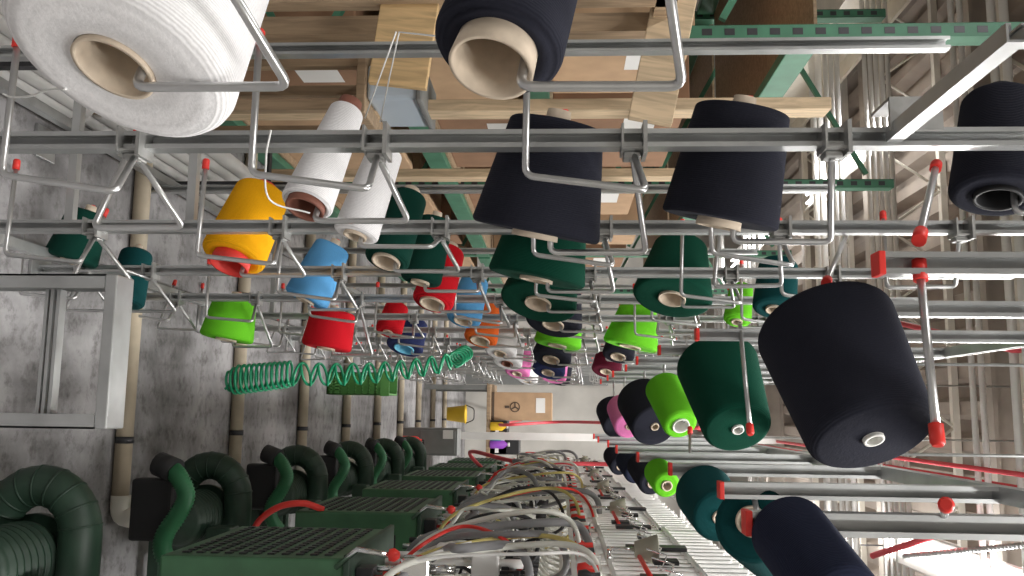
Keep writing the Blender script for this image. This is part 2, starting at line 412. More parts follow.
# fourth and later posts
hang('bright lime green cone over the bare floor at the left', 'lime', 226, 340, 3.34, (4, 1, 2), .17, .102, .082, axis=V((-1, .06, .16)), hr=.04)
hang('red cone hanging low over the green coil', 'red', 326, 349, 3.34, (4, 2, 2), .15, .096, .086, axis=V((-1, .06, .15)), hr=.035)
hang('sky blue cone with a beige tube mouth beside the red cone', 'lblue', 463, 321, 3.34, (4, 3, 2), .19, .068, .055, hr=.036)
hang('black cone with an oval tube mouth over a lime cone', 'black', 553, 325, 3.34, (4, 4, 2), .17, .110, .08, hr=.042)
hang('small lime cone half hidden at the right of the lime cone in the middle', 'lime', 737, 322, 3.34, (4, 6, 2), .16, .052, .045)
hang('orange cone with a beige tube mouth', 'orange', 480, 341, 3.98, (5, 3, 2), .18, .078, .06, hr=.045)
hang('lime cone under the black oval-mouthed cone', 'lime', 557, 346, 3.98, (5, 4, 2), .15, .108, .09, axis=V((-1, .08, .18)))
hang('bright lime cone below the oval-mouthed dark green cone at right', 'lime', 630, 347, 3.98, (5, 5, 2), .19, .125, .085, axis=V((-1, .02, .22)))
hang('red cone small and dim, left of the navy one', 'red', 388, 333, 3.98, (5, 2, 2), .15, .062, .055)
hang('navy cone with a cyan tube mouth', 'dblue', 404, 349, 4.62, (6, 2, 2), .17, .10, .085, tube='cyan_tube', hr=.055)
hang('white cone far along the row, behind the orange cone', 'white', 500, 354, 4.62, (6, 3, 2), .19, .085, .06)
hang('black far cone with a beige mouth, under the lime cone in the middle', 'black', 551, 360, 4.62, (6, 4, 2), .17, .105, .085, hr=.045)
hang('black far cone with a beige mouth, under the right-hand lime cone', 'black', 618, 357, 4.62, (6, 5, 2), .16, .085, .07, hr=.04)
hang('white far cone with a dark tube mouth', 'white', 507, 364, 5.26, (7, 3, 2), .19, .09, .07, tube='brown_tube')
hang('pink far cone, end of the bright far row', 'pink', 517, 374, 5.90, (8, 3, 2), .19, .085, .07)
hang('navy far cone with a pink neighbour', 'dblue', 548, 373, 5.26, (7, 4, 2), .17, .10, .08)
hang('pink and thin far cone under the navy far cone', 'pink', 552, 378, 5.90, (8, 4, 2), .16, .095, .08)
hang('white far cone, last but one of the bright far row', 'white', 522, 377, 6.54, (9, 3, 2), .18, .085, .07)
hang('white far cone, last of the bright far row', 'white', 527, 381, 7.18, (10, 3, 2), .18, .085, .07)
hang('black far cone, last in the middle row', 'black', 558, 381, 6.54, (9, 4, 2), .16, .09, .08)
hang('maroon far cone, small and dark', 'maroon', 606, 372, 5.90, (8, 5, 2), .16, .10, .09)
hang('dark green cone lying low behind the galvanised stand', 'dgreen', 70, 262, 2.50, (3, 1, 1), .16, .075, .06, axis=V((-1, .1, .25)))
hang('dark teal cone low on the creel right of the galvanised stand', 'teal', 124, 305, 2.70, (3, 1, 2), .19, .060, .05, axis=V((-1, .3, .02)))
# ------------------------------------------------------------------ the creel that carries them
creel = thing('yarn_creel', 'galvanised steel yarn creel with bent wire hooks filling the left side of the aisle', 'yarn creel', (XP, YP[1], 0))
W = WP(creel)
S, T, LP = .028, .0028, .007
def channel(p0, p1, out, s=S):
    """slotted strut: C section, slot facing 'out'"""
    p0, p1, out = V(p0), V(p1), V(out).normalized(); ax = (p1-p0).normalized(); sd = ax.cross(out)
    h = s/2; l = s*.26
    poly = [(-h, -h), (h, -h), (h, h), (h-l, h), (h-l, h-T), (h-T, h-T), (h-T, -h+T), (-h+T, -h+T), (-h+T, h-T), (-h+l, h-T), (-h+l, h), (-h, h)]
    return MB().prism(poly, p0, p1, sd, out)
TOPZ = [2.6]*2 + [2.9]*13
for p, y in enumerate(YP):
    W.add(channel((XP, y, 0.012), (XP, y, TOPZ[p]), (0, -1, 0)), 'post', 'galvanised')
    W.add(MB().box((XP-.05, y-.05, 0), (XP+.05, y+.05, .012), .002), 'foot_plate', 'galvanised')
for p in (2, 3, 4, 6, 8, 10):
    W.add(channel((-.82, YP[p]-.03, .012), (-.82, YP[p]-.03, 2.456 if p == 2 else 2.6), (0, -1, 0)), 'rear_post', 'galvanised')
    W.add(MB().box((-.85, YP[p]-.08, 0), (-.75, YP[p]+.02, .012), .002), 'foot_plate', 'galvanised')
# cross rails low down and at the top, long rails
for y, z in ((1.94, .45), (1.94, .74), (3.86, .30), (5.14, .30), (5.14, 2.3), (7.7, .44)):
    W.add(channel((-.82, y+.024, z), (XP, y+.024, z), (0, 1, 0), .02), 'cross_rail', 'galvanised')
for x, z in ((XP-S, .10), (-.82-S, .10)):
    W.add(channel((x, YP[2 if x < -.5 else 0], z), (x, YP[-1], z), (-1, 0, 0)), 'long_rail', 'galvanised')
W.add(channel((XP-.002, .93, 1.6+.490), (XP-.002, 1.30-S/2, 1.6+.490), (-1, 0, 0), .022), 'top_rail', 'galvanised')
W.add(channel((XP-.002, .945, 1.6+.503), (XP-.002, .945, 2.6), (0, -1, 0), .018), 'post', 'galvanised')
# gusset plates round the rail joint
W.add(MB().box((XP-.05, 1.255, 2.075), (XP-.045, 1.33, 2.15)).box((XP-.05, 1.255, 2.075), (XP+.0, 1.26, 2.15)), 'gusset', 'bracket_steel')
def clamp(y, z):
    mb = MB(); h = S/2+.003
    # two cheeks hugging the strut, web with a bolt, short spout that holds the wires
    mb.box((XP-h, y-h-.014, z-.020), (XP+h+.006, y+h, z-.0165)); mb.box((XP-h-.004, y-h-.016, z+.012), (XP+h+.012, y+h, z+.018))
    mb.box((XP+h, y-h-.01, z-.020), (XP+h+.004, y+h, z+.016))
    mb.tube([(XP+h+.004, y, z), (XP+h+.016, y, z)], .007, 6)
    mb.box((XP+h+.004, y-.014, z-.016), (XP+h+.014, y+.014, z+.010), .002)
    return mb
R = .0052
nh = 0; far = MB(); farcap = MB(); farclamp = MB(); nfar = 0
jrange = lambda p: range(3, 5) if p == 0 else range(0, 8)
for p, y in enumerate(YP):
    for j in jrange(p):
        z = 1.6+ZJ[j]
        if z > TOPZ[p]-.1: continue
        ks = [HOOKS.get((p, j, k)) for k in (1, 2)]
        for k in (1, 2):
            if p == 0 and k == 1: continue
            hk = ks[k-1]
            if hk: z = hk[1].z-.03
        cm = clamp(y, z)
        if p < 9: W.add(cm, 'clamp', 'bracket_steel')
        else:
            cm.bm.free()
            farclamp.box((XP-.02, y-.03, z-.02), (XP+.03, y+.02, z+.016))
        for k in (1, 2):
            if (p == 0 or (p == 1 and j > 4) or (p == 2 and j > 5)) and k == 1: continue
            hk = ks[k-1]
            jit = lambda a: random.uniform(-a, a)
            if hk: A, B, tip = hk
            elif k == 1:
                B = V((-.312, y-.08+jit(.008), z+.012+jit(.008))); A = B+V((-.02+jit(.006), jit(.006), -.172)); tip = A+V((-1, jit(.05), .02+jit(.03)))*.208
            else:
                B = V((-.298, y+.118+jit(.01), z+.03+jit(.008))); A = B+V((jit(.006), 0, -.155)); tip = A+V((-1, .36+jit(.06), .16+jit(.04))).normalized()*.205
            root = V((XP+S/2+.012, y+(-.008 if k == 1 else .008), z))
            pts = [root, B, A, tip]
            d = (tip-A).normalized()
            cap = lambda: MB().tube([tip-d*.012, tip+d*.008, tip+d*.0115], .0078, 12, radii=[.0078, .0078, .0055])
            if nh < 98:
                h = W.add(MB().tube(pts, R, 10, bend=.014), 'hook', 'rod_steel'); nh += 1
                W.add(cap(), 'end_cap', 'red_plastic', h)
            else:
                far.tube(pts, R, 6, bend=.012); farcap.tube([tip-d*.012, tip+d*.01], .008, 6); nfar += 1
o = W.add(far, 'hook', 'rod_steel'); o['kind'] = 'stuff'
o = W.add(farcap, 'end_cap', 'red_plastic'); o['kind'] = 'stuff'
o = W.add(farclamp, 'clamp', 'bracket_steel'); o['kind'] = 'stuff'
# ------------------------------------------------------------------ hanging rack A: square tubes with straight pins, row above the aisle
def rack(name, label, X, items, zr, y0, y1, s, m='galvanised'):
    t = thing(name, label, 'yarn rack', (X, y0, 0)); w = WP(t)
    zr = 1.6+zr
    w.add(channel((X, y0, zr+s/2), (X, y1, zr+s/2), (1, 0, 0), s), 'top_rail', m)
    for yy in (y0+.4, (y0+y1)/2, y1-.4): w.add(MB().tube([(X, yy, zr+s/2), (X, yy, ZC+.02)], .006, 6), 'hanger_rod', 'galvanised')
    for (Y, zb) in items:
        b = w.add(channel((X, Y, 1.6+zb), (X, Y, zr), (0, -1, 0), s), 'hanging_post', m)
        w.add(MB().box((X-s*.54, Y-s*.54, 1.6+zb-.004), (X+s*.54, Y+s*.54, 1.6+zb+.005), .0015), 'end_cap', 'red_plastic', b)
    return t, w
def pin(w, p0, p1, sleeve=True):
    d = (p1-p0).normalized()
    o = w.add(MB().tube([p0, p1], .0052, 10), 'pin', 'rod_steel')
    w.add(MB().tube([p1-d*.014, p1+d*.008, p1+d*.012], .0085, 12, radii=[.0085, .0085, .006]), 'end_cap', 'red_plastic', o)
    if sleeve: w.add(MB().tube([p0-d*.002, p0+d*.026], .009, 12), 'sleeve', 'red_plastic', o)
def standcone(w, label, col, b, n, Yb, Yn, rb, rn, X, zp, pinlen=.02, **kw):
    """cone on a straight pin: base towards the rack, nose (small bore) towards the aisle"""
    P = at(*b, Yb); Q = at(*n, Yn); a = (Q-P); L = a.length
    kw.setdefault('hr', rb*.34)
    t, h0, h1 = cone(label, col, P, a, L, rb, rn, lip=.01, nose=.002, ht=kw.pop('ht', .017), tube=kw.pop('tube', 'cardboard_tube'), group='yarn cones on the hanging racks', **kw)
    an = a.normalized(); up = (V((0, 0, 1))-an*an.z).normalized()
    q0 = P+up*(h0-.0065); q1 = Q+up*(h1-.0065); d = (q1-q0).normalized(); e = q0-d*.03; S0 = V((X+.012, Yb, e.z))
    if e.x < X+.02: e = q0-d*.008
    o = w.add(MB().tube([S0, e, q1-d*.02], .0052, 10, bend=.015), 'pin', 'rod_steel')
    return t
XA = -.19
rackA, wa = rack('yarn_rack', 'hanging galvanised yarn rack with red-capped posts carrying the largest black cone', XA, [(1.12, .40), (1.6, .425), (2.15, .33), (2.7, .30), (3.25, .28), (3.8, .28)], 1.14, .6, 6.0, .028)
for p_, q_, Yq in (((919, 240), (936, 166), 1.32), ((919, 262), (937, 436), 1.05)):
    pin(wa, at(*p_, 1.12), at(*q_, Yq))
pin(wa, at(826, 283, 1.6), at(848, 231, 2.06))
pin(wa, at(740, 325, 2.15), at(750, 430, 2.0), False)
standcone(wa, 'biggest black yarn cone, nose with a white ring facing the aisle', 'black', (822, 322), (874, 440), 1.60, 1.46, .121, .103, XA, 0, tube='white_tube', seg=72, rnd=.02)
standcone(wa, 'large dark green cone with a pale tube nose, beside a lime cone', 'fgreen', (716, 362), (738, 430), 2.70, 2.50, .122, .096, XA, 0, tube='white_tube', seg=56, rnd=.018)
standcone(wa, 'narrow lime green cone with a white nose, between dark green and black cones', 'lime', (663, 386), (681, 426), 3.25, 3.08, .069, .06, XA, 0, tube='white_tube', ht=.03)
standcone(wa, 'black cone left of the narrow lime cone', 'black', (640, 398), (655, 427), 3.8, 3.62, .103, .095, XA, 0)
standcone(wa, 'pink cone between two black cones on the hanging rack', 'pink', (622, 406), (629, 427), 4.4, 4.25, .078, .07, XA, 0)
standcone(wa, 'black cone at the far end of the upper hanging row', 'black', (611, 408), (617, 427), 4.9, 4.75, .085, .075, XA, 0)
for yy, zz in ((4.4, .26), (4.9, .26), (5.5, .25)):
    b = wa.add(channel((XA, yy, 1.6+zz), (XA, yy, 1.6+1.14), (0, -1, 0)), 'hanging_post', 'galvanised')
    wa.add(MB().box((XA-.016, yy-.016, 1.6+zz-.004), (XA+.016, yy+.016, 1.6+zz+.006), .002), 'end_cap', 'red_plastic', b)
# hanging rack B, over the machines
XB = .14
rackB, wb = rack('yarn_rack', 'hanging galvanised yarn rack over the knitting machines carrying navy and teal cones', XB, [(1.2, .245), (1.70, .30), (2.30, .28), (2.9, .25), (3.5, .22), (4.1, .22)], .80, .85, 6.0, .030)
wb.add(channel((XB, 1.2, 1.6+.8), (XB, 1.2, 2.9), (0, -1, 0), .03), 'hanging_post', 'galvanised')
pin(wb, at(944, 515, 1.19), at(946, 505, 1.0), False)
pin(wb, at(690, 478, 2.9), at(690, 430, 3.0), False)
standcone(wb, 'navy cone slanting off the bottom edge of the picture', 'navy', (786, 528), (846, 606), 1.20, 1.03, .050, .046, XB, 0, seg=56, rnd=.012)
standcone(wb, 'dark green cone behind the navy cone, its round face turned to the viewer', 'teal', (752, 522), (776, 548), 1.70, 1.88, .073, .07, XB, 0, ht=.02, hr=.028)
standcone(wb, 'teal cone left of the dark green round-faced cone', 'teal', (703, 491), (720, 518), 2.30, 2.14, .073, .064, XB, 0)
standcone(wb, 'small lime cone on the lower hanging row', 'lime', (657, 470), (667, 486), 2.9, 2.78, .045, .042, XB, 0)
standcone(wb, 'black cone next to the small lime cone on the lower row', 'black', (640, 464), (652, 484), 3.5, 3.35, .055, .05, XB, 0)
standcone(wb, 'navy cone with a pale base on the lower row', 'navy', (627, 459), (636, 474), 4.1, 3.95, .055, .05, XB, 0)
standcone(wb, 'black cone at the far end of the lower hanging row', 'black', (613, 454), (620, 467), 4.7, 4.55, .055, .05, XB, 0)
for yy in (4.7, 5.3):
    b = wb.add(channel((XB, yy, 1.6+.2), (XB, yy, 1.6+.8), (0, -1, 0), .03), 'hanging_post', 'galvanised')
    wb.add(MB().box((XB-.016, yy-.016, 1.796), (XB+.016, yy+.016, 1.806), .002), 'end_cap', 'red_plastic', b)
# ------------------------------------------------------------------ knitting machines with blowers
def machine(label, seed=3):
    """local origin: floor, at the corner of the cabinet nearest the viewer; X to the right, Y down the hall"""
    t = thing('knitting_machine', label, 'knitting machine', (0, 0, 0), 'row of green knitting machines')
    def add(mb, n, m, par=None): return mb.build(n, m, par or t)
    # base frame and legs
    mb = MB(); mb.box((.10, .05, .05), (.62, .10, .09)).box((.10, .50, .05), (.62, .55, .09)).box((.30, .05, .05), (.35, .55, .09)).box((.57, .05, .05), (.62, .55, .09))
    add(mb, 'base_frame', 'dark_green_paint')
    for x in (.30, .57):
        for y in (.06, .50): add(MB().box((x, y, 0), (x+.045, y+.045, .65), .004), 'leg', 'dark_green_paint')
    # cabinet with a perforated side
    cab = add(MB().box((0, 0, .62), (.60, .56, 1.08), .008), 'cabinet', 'green_paint')
    mb = MB()
    for iy in range(14):
        for iz in range(11):
            y = .04+iy*.036; z = .66+iz*.036
            mb.box((-.004, y, z), (.001, y+.018, z+.018))
    o = add(mb, 'vent_grille', 'dark_metal', cab)
    add(MB().box((.08, -.006, .90), (.13, .0, 1.0), .002), 'latch', 'black_rubber', cab)
    add(MB().box((-.012, -.012, 1.08), (.61, .57, 1.095), .003), 'lid', 'dark_green_paint', cab)
    # blower motor with fins, its round face towards the viewer
    mb = MB(); mx = Matrix.Translation((.03, -.16, .235)) @ Matrix.Rotation(-PI/2, 4, 'X')
    prof = [(0, 0), (.03, 0), (.035, .012), (.075, .014), (.088, .03)]
    for k in range(7): z = .04+k*.028; prof += [(.088, z), (.098, z+.004), (.098, z+.012), (.088, z+.016)]
    prof += [(.088, .25), (.11, .26), (.11, .29), (0, .29)]
    mb.lathe(prof, 28, mx); add(mb, 'blower_motor', 'dark_green_paint')
    add(MB().box((.05, -.14, .34), (.16, -.04, .43), .008), 'junction_box', 'dark_green_paint')
    # big bent duct
    pts = []
    for k in range(19):
        a = PI*(k/18)
        pts.append(V((-.03-.125*math.sin(a), .08, .262-.112*math.cos(a))))
    pts = [V((.2, .08, .15))] + pts + [V((.2, .08, .374))]
    duct = add(MB().tube(pts, .052, 18), 'duct', 'dark_green_paint')
    mb = MB()
    for k in range(2, 20, 2):
        p = pts[k]; d = (pts[k+1]-pts[k-1]).normalized()
        mb.tube([p-d*.003, p+d*.003], .0535, 18)
    add(mb, 'duct_seam', 'dark_green_paint', duct)
    # black valve box and ribbed hose
    add(MB().box((-.13, -.29, .13), (.08, -.22, .275), .012), 'valve_box', 'black_rubber')
    hp = smooth_path([(-.17, -.28, .255), (-.14, -.30, .30), (-.08, -.31, .335), (-.02, -.32, .318), (.05, -.32, .275), (.11, -.31, .268), (.17, -.28, .30)], 14)
    hose = add(MB().tube(hp, .03, 14, radii=[.032 if i % 2 else .027 for i in range(len(hp))]), 'ribbed_hose', 'hose_green')
    add(MB().tube([hp[0]+V((-.01, .01, -.04)), hp[0]+V((.012, -.01, .03))], .042, 14), 'hose_collar', 'black_rubber', hose)
    # top deck: levers, emergency stop, drives
    es = add(MB().box((.03, .05, 1.095), (.10, .12, 1.14), .004), 'switch_box', 'dark_metal')
    add(MB().lathe([(0, .0), (.014, 0), (.014, .02), (.03, .022), (.032, .035), (.02, .045), (0, .047)], 18, Matrix.Translation((.065, .085, 1.14))), 'emergency_stop', 'red_plastic', es)
    lv = add(MB().tube([(.02, .0, 1.06), (-.03, -.04, 1.12), (-.02, -.05, 1.20)], .007, 8), 'lever', 'chrome')
    add(MB().lathe([(0, 0), (.014, .004), (.016, .016), (.008, .028), (0, .03)], 14, Matrix.Translation((-.02, -.05, 1.195))), 'knob', 'red_plastic', lv)
    add(MB().box((.14, .02, 1.095), (.46, .50, 1.17), .01), 'drive_cover', 'green_paint')
    add(MB().lathe([(0, 0), (.07, 0), (.075, .01), (.075, .09), (.05, .11), (0, .11)], 24, Matrix.Translation((.20, .12, 1.17))), 'drive_pulley', 'chrome')
    add(MB().lathe([(0, 0), (.055, 0), (.055, .12), (.03, .14), (0, .14)], 20, Matrix.Translation((.36, .14, 1.17))), 'drive_motor', 'dark_metal')
    # thick grey hoses and thin tubing in bundles
    rnd = random.Random(seed)
    for (c0, m, r) in ((.10, 'grey_hose', .022), (.30, 'grey_hose', .020), (.44, 'grey_hose', .022)):
        add(MB().tube(smooth_path([(c0, .02, 1.10), (c0-.04, -.04, 1.22), (c0+.02, -.06, 1.34), (c0+.08, .05, 1.44), (c0+.05, .20, 1.46), (c0+.02, .22, 1.38)], 8), r, 10), 'air_hose', m)
    for m, cnt in (('clear_hose', 12), ('yellow_hose', 5), ('black_rubber', 8), ('clear_hose', 10)):
        for k in range(cnt):
            mb = MB()
            x = rnd.uniform(.02, .58); y = rnd.uniform(.02, .5); z0 = 1.17
            j = lambda s: rnd.uniform(-s, s)
            mb.tube(smooth_path([(x, y, z0-.06), (x+j(.08), y+j(.08)-.05, z0+.08+j(.04)), (x+j(.10), y+j(.10), z0+.18), (x+j(.06), y+j(.08), z0+.26), (x+j(.03), y+j(.05), 1.50)], 6), rnd.uniform(.003, .006), 6)
            add(mb, 'tubing', m)
    for q in range(11):
        m = ('clear_hose', 'grey_hose', 'white_paint', 'yellow_hose', 'clear_hose', 'grey_hose', 'black_rubber', 'clear_hose', 'red_plastic', 'grey_hose', 'white_paint')[q]
        r = (.007, .011, .004, .006, .005, .012, .006, .008, .005, .009, .004)[q]; u = rnd.uniform
        y0, zz, xx = u(-.1, .5), u(1.40, 1.74), u(-.10, -.02)
        add(MB().tube(smooth_path([(.08, y0+u(-.1, .1), 1.15), (xx*.3, y0+u(-.1, .1), 1.22+u(0, .1)), (xx, y0+u(-.1, .1), zz-.12), (xx*.7, y0+u(-.06, .06), zz), (.04, y0+u(-.05, .05), zz+u(0, .04)), (.10, y0+u(-.05, .05), zz-.10)], 8), r, 8), 'loop_hose', m)
    for q, (x_, y_, z_, m) in enumerate(((-.01, -.02, 1.22, 'chrome'), (-.015, .16, 1.28, 'white_paint'), (-.01, .33, 1.20, 'chrome'), (-.012, .44, 1.33, 'dark_metal'), (-.01, .08, 1.38, 'white_paint'))):
        add(MB().box((x_, y_, z_), (x_+.06, y_+.05, z_+.07), .006).tube([(x_+.03, y_+.025, z_+.07), (x_+.03, y_+.025, z_+.13)], .012, 10).tube([(x_+.03, y_+.025, z_), (x_+.03, y_+.025, 1.16)], .008, 8), 'air_valve', m)
    # needle bed: long black carriage rail with blocks, row of red feeders, gold rods
    rail = add(MB().box((.03, -.10, 1.475), (.06, .50, 1.49), .003).box((.14, -.10, 1.49), (.15, .50, 1.50)), 'needle_rail', 'dark_metal')
    for k in range(10):
        y = -.09+k*.06
        add(MB().box((.025, y, 1.455), (.07, y+.018, 1.475+.015*(k % 3)), .003).tube([(.05, y+.010, 1.47), (.05, y+.010, 1.545)], .005, 6), 'needle_block', 'black_rubber', rail)
    for k in range(18):
        y = -.26+k*.059; add(MB().tube([(.10, y, 1.49), (.16+.05*(k % 2), y, 1.56), (.20, y+.01, 1.66)], .005, 6), 'feeder_tube', 'clear_hose')
    add(MB().box((.17, -.28, 1.60), (.19, .80, 1.612)).box((-.01, -.28, 1.628), (.01, .80, 1.64)), 'feeder_rail', 'white_paint')
    for k in range(12):
        y = -.25+k*.09
        f = add(MB().lathe([(0, 0), (.014, .002), (.017, .02), (.010, .03), (.011, .05), (0, .052)], 12, Matrix.Translation((.0, y, 1.64))), 'feeder', ('red_plastic', 'dark_metal', 'red_plastic', 'white_paint')[k % 4])
    for k in range(14): y = -.26+k*.078; add(MB().tube([(.24, y, 1.60), (.24, y, 1.75)], .004, 6), 'brass_rod', 'amber')
    # green board
    add(MB().box((.15, .30, 1.52), (.156, .46, 1.60)), 'circuit_board', 'green_paint')
    # white yarn stand: upright slats, cross plates, guides and cups
    for x in (.30,):
        for y in (-.22, .74): add(MB().tube([(x, y, 1.09), (x, y, 2.17)], .010, 8), 'upright', 'white_paint')
    for L_, (x, n_, z0, z1, wd) in enumerate(((.02, 17, 1.70, 2.06, .016), (.10, 22, 1.66, 2.17, .014), (.20, 22, 1.70, 2.17, .016), (.29, 22, 1.74, 2.20, .018))):
        mb = MB()
        for k in range(n_):
            y = -.25+k*1.04/n_; dz = .05*((k*7+L_*3) % 5)/5
            mb.box((x-wd/2, y, z0+dz), (x+wd/2, y+wd, z1-dz*.5), .002)
        add(mb, 'slat_bank', 'white_paint')
    for z, d in ((1.72, .30), (1.93, .29), (2.15, .31)):
        add(MB().box((.005, -.27, z), (.005+d, -.255, z+.014)).box((.005, .775, z), (.005+d, .79, z+.014)).box((.005, -.27, z), (.020, .79, z+.010)).box((.29, -.27, z), (.305, .79, z+.010)), 'guide_bar', 'white_paint')
    for k in range(8):
        y = -.20+k*.125; add(MB().tube([(.02, y, 1.845), (-.02, y-.02, 1.86), (-.035, y-.02, 1.81)], .003, 6), 'yarn_guide', 'chrome')
    for k in range(5):
        y = -.18+k*.22; add(MB().box((-.005, y, 1.78+.05*(k % 2)), (.005, y+.05, 1.84+.05*(k % 3))), 'tension_block', ('dark_metal', 'black_rubber')[k % 2])
    for y in (.12,):
        c = add(MB().lathe([(0, 0), (.02, 0), (.038, .055), (.036, .057), (0, .052)], 20, Matrix.Translation((-.02, y, 1.79))), 'cup', 'beige_cup')
        add(MB().tube([(-.02, y, 1.72), (-.02, y, 1.80)], .006, 6).tube([(-.02, y, 1.725), (.02, y, 1.725)], .005, 6), 'cup_stem', 'chrome', c)
    add(MB().tube([(-.005, -.26, 1.80), (-.005, .2, 1.80)], .006, 8), 'red_rod', 'red_plastic')
    return t
YM0, SP = 2.18, 1.12
labs = ['nearest green knitting machine, its hoses running off the bottom edge', 'second green knitting machine from the viewer', 'third green knitting machine from the viewer', 'fourth green knitting machine from the viewer', 'fifth green knitting machine from the viewer',
        'farthest green knitting machine in the row']
m0 = machine(labs[0]); m0.location = (.36, YM0, 0)
for k in range(1, 6):
    c = machine(labs[k], 3+k); c.location = (.36+.015*k, YM0+SP*k, 0); c['label'] = labs[k]
    if k == 1: MB().tube(smooth_path([(.10, .05, .44), (.03, -.02, .50), (-.02, -.05, .58), (-.03, -.03, .66), (-.004, .02, .72)], 8), .012, 10).build('air_line', 'red_plastic', c)
# floor conduits, one per machine, each with an elbow
for k in range(9):
    Y = 3.14+1.11*k
    t = thing('floor_pipe', ['beige floor pipe nearest the viewer, ending in a white elbow', 'second beige floor pipe from the viewer', 'third beige floor pipe from the viewer', 'fourth beige floor pipe from the viewer',
        'fifth beige floor pipe from the viewer', 'sixth beige floor pipe from the viewer', 'seventh beige floor pipe from the viewer', 'eighth beige floor pipe from the viewer', 'farthest beige floor pipe'][k], 'pipe', (0, Y, 0), 'pipes across the floor')
    MB().tube([(-3.2, 0, .031), (.33, 0, .031)], .030, 14).build('pipe', 'pipe_beige', t)
    MB().tube([(.315, 0, .034), (.39, 0, .034), (.40, 0, .14)], .034, 14, bend=.04).build('elbow', 'pipe_white', t)
    for x in (.12, -.55, -1.6): MB().tube([(x-.012, 0, .033), (x+.012, 0, .033)], .033, 14).build('coupling', 'dark_metal', t)
# ------------------------------------------------------------------ galvanised stand at the lower left
st = thing('steel_stand', 'low galvanised steel stand at the left edge, bright channel on top', 'stand', (-.1, 1.9, 0)); w = WP(st)
zt = 1.6-.93; ya = 1.78
w.add(MB().box((-.275, ya, zt-.026), (.047, ya+.075, zt), .003), 'top_channel', 'galvanised')
for x in (-.275, .017):
    w.add(MB().box((x, ya, 0.01), (x+.03, ya+.004, zt-.026)).box((x if x < -.1 else x+.026, ya, 0.01), (x+.004 if x < -.1 else x+.03, ya+.06, zt-.026)).box((x, ya+.056, .01), (x+.03, ya+.06, zt-.026)), 'leg', 'galvanised')
    w.add(MB().box((x-.02, ya-.05, 0), (x+.05, ya+.12, .01), .002), 'foot', 'galvanised')
for q in (0, .012, .026): w.add(MB().box((-.245, ya+.02, zt-.165+q), (.017, ya+.045, zt-.158+q)), 'cross_bar', 'galvanised')
# ------------------------------------------------------------------ green coil of plastic hanging over the machines' aisle
pts = []; a0 = at(226, 381, 3.25); a1 = at(292, 374, 3.25); a2 = at(452, 362, 3.6)
for i in range(0, 13*16):                      # dense lower end
    t = i/(13*16); p = a0.lerp(a1, t); r = .028+.026*min(1, t*6)*(1-.25*t); a = 2*PI*i/16
    pts.append(p+V((math.cos(a)*r, math.sin(a)*r, 0)))
for i in range(0, 10*16):
    t = i/(10*16); p = a1.lerp(a2, t); p.x += .02*math.sin(t*PI); r = .040-.008*t; a = 2*PI*i/16
    pts.append(p+V((math.cos(a)*r, math.sin(a)*r, 0)))
pt2 = []
for i in range(0, 10*16):
    t = i/(10*16); p = a1.lerp(a2, t); p.x += .02*math.sin(t*PI); r = .043-.008*t; a = -2*PI*i/16+.6
    pt2.append(p+V((math.cos(a)*r, math.sin(a)*r, 0)))
tag(MB().tube(pts, .0055, 6).tube(pt2, .0055, 6).build('coil', 'coil_green'), 'green plastic coil stretched below the hooks, bunched at its lower end', 'coil')
pts = []
for i in range(5*18):
    t = i/(5*18); a = 2*PI*i/18; p = at(455, 360, 3.8).lerp(at(466, 352, 4.0), t)
    pts.append(p+V((math.cos(a)*.03, math.sin(a)*.03+.02*t, math.sin(a)*.03)))
tag(MB().tube(pts, .006, 6).build('coil', 'coil_green'), 'small knot of green plastic coil hooked below the sky blue cone', 'coil')
# ------------------------------------------------------------------ storage rack on the left, boxes and timber
def timber(label, lo, hi, m, rot=None):
    c = (V(lo)+V(hi))/2; d = (V(hi)-V(lo))/2
    mb = MB().box(-d, d, .003)
    o = mb.build('timber_board', m); o.location = c
    if rot is not None: o.rotation_mode = 'QUATERNION'; o.rotation_quaternion = rot
    return tag(o, label, 'board')
def cbox(label, lo, hi, m='cardboard', flap=True, printed=False):
    lo, hi = V(lo), V(hi); c = V(((lo.x+hi.x)/2, (lo.y+hi.y)/2, lo.z)); d = hi-lo
    t = thing('cardboard_box', label, 'box', c, 'cardboard boxes in the storage rack')
    MB().box((-d.x/2, -d.y/2, 0), (d.x/2, d.y/2, d.z), .006).build('carton', m, t)
    MB().box((-.03, -d.y/2-.001, .0), (.03, -d.y/2, d.z)).box((-.03, -d.y/2-.001, d.z), (.03, d.y/2+.001, d.z+.001)).build('tape', 'clear_hose' if m != 'cardboard' else 'pipe_beige', t)
    MB().box((d.x/2, -d.y*.3, d.z*.55), (d.x/2+.001, d.y*.05, d.z*.80)).build('paper_label', 'paper', t)
    return t
rk = thing('pallet_rack', 'green pallet rack behind the creel with slotted uprights and steel decks', 'pallet rack', (-2.2, 4.6, 0)); w = WP(rk)
decks = [.12, 1.0, 1.55, 2.5]
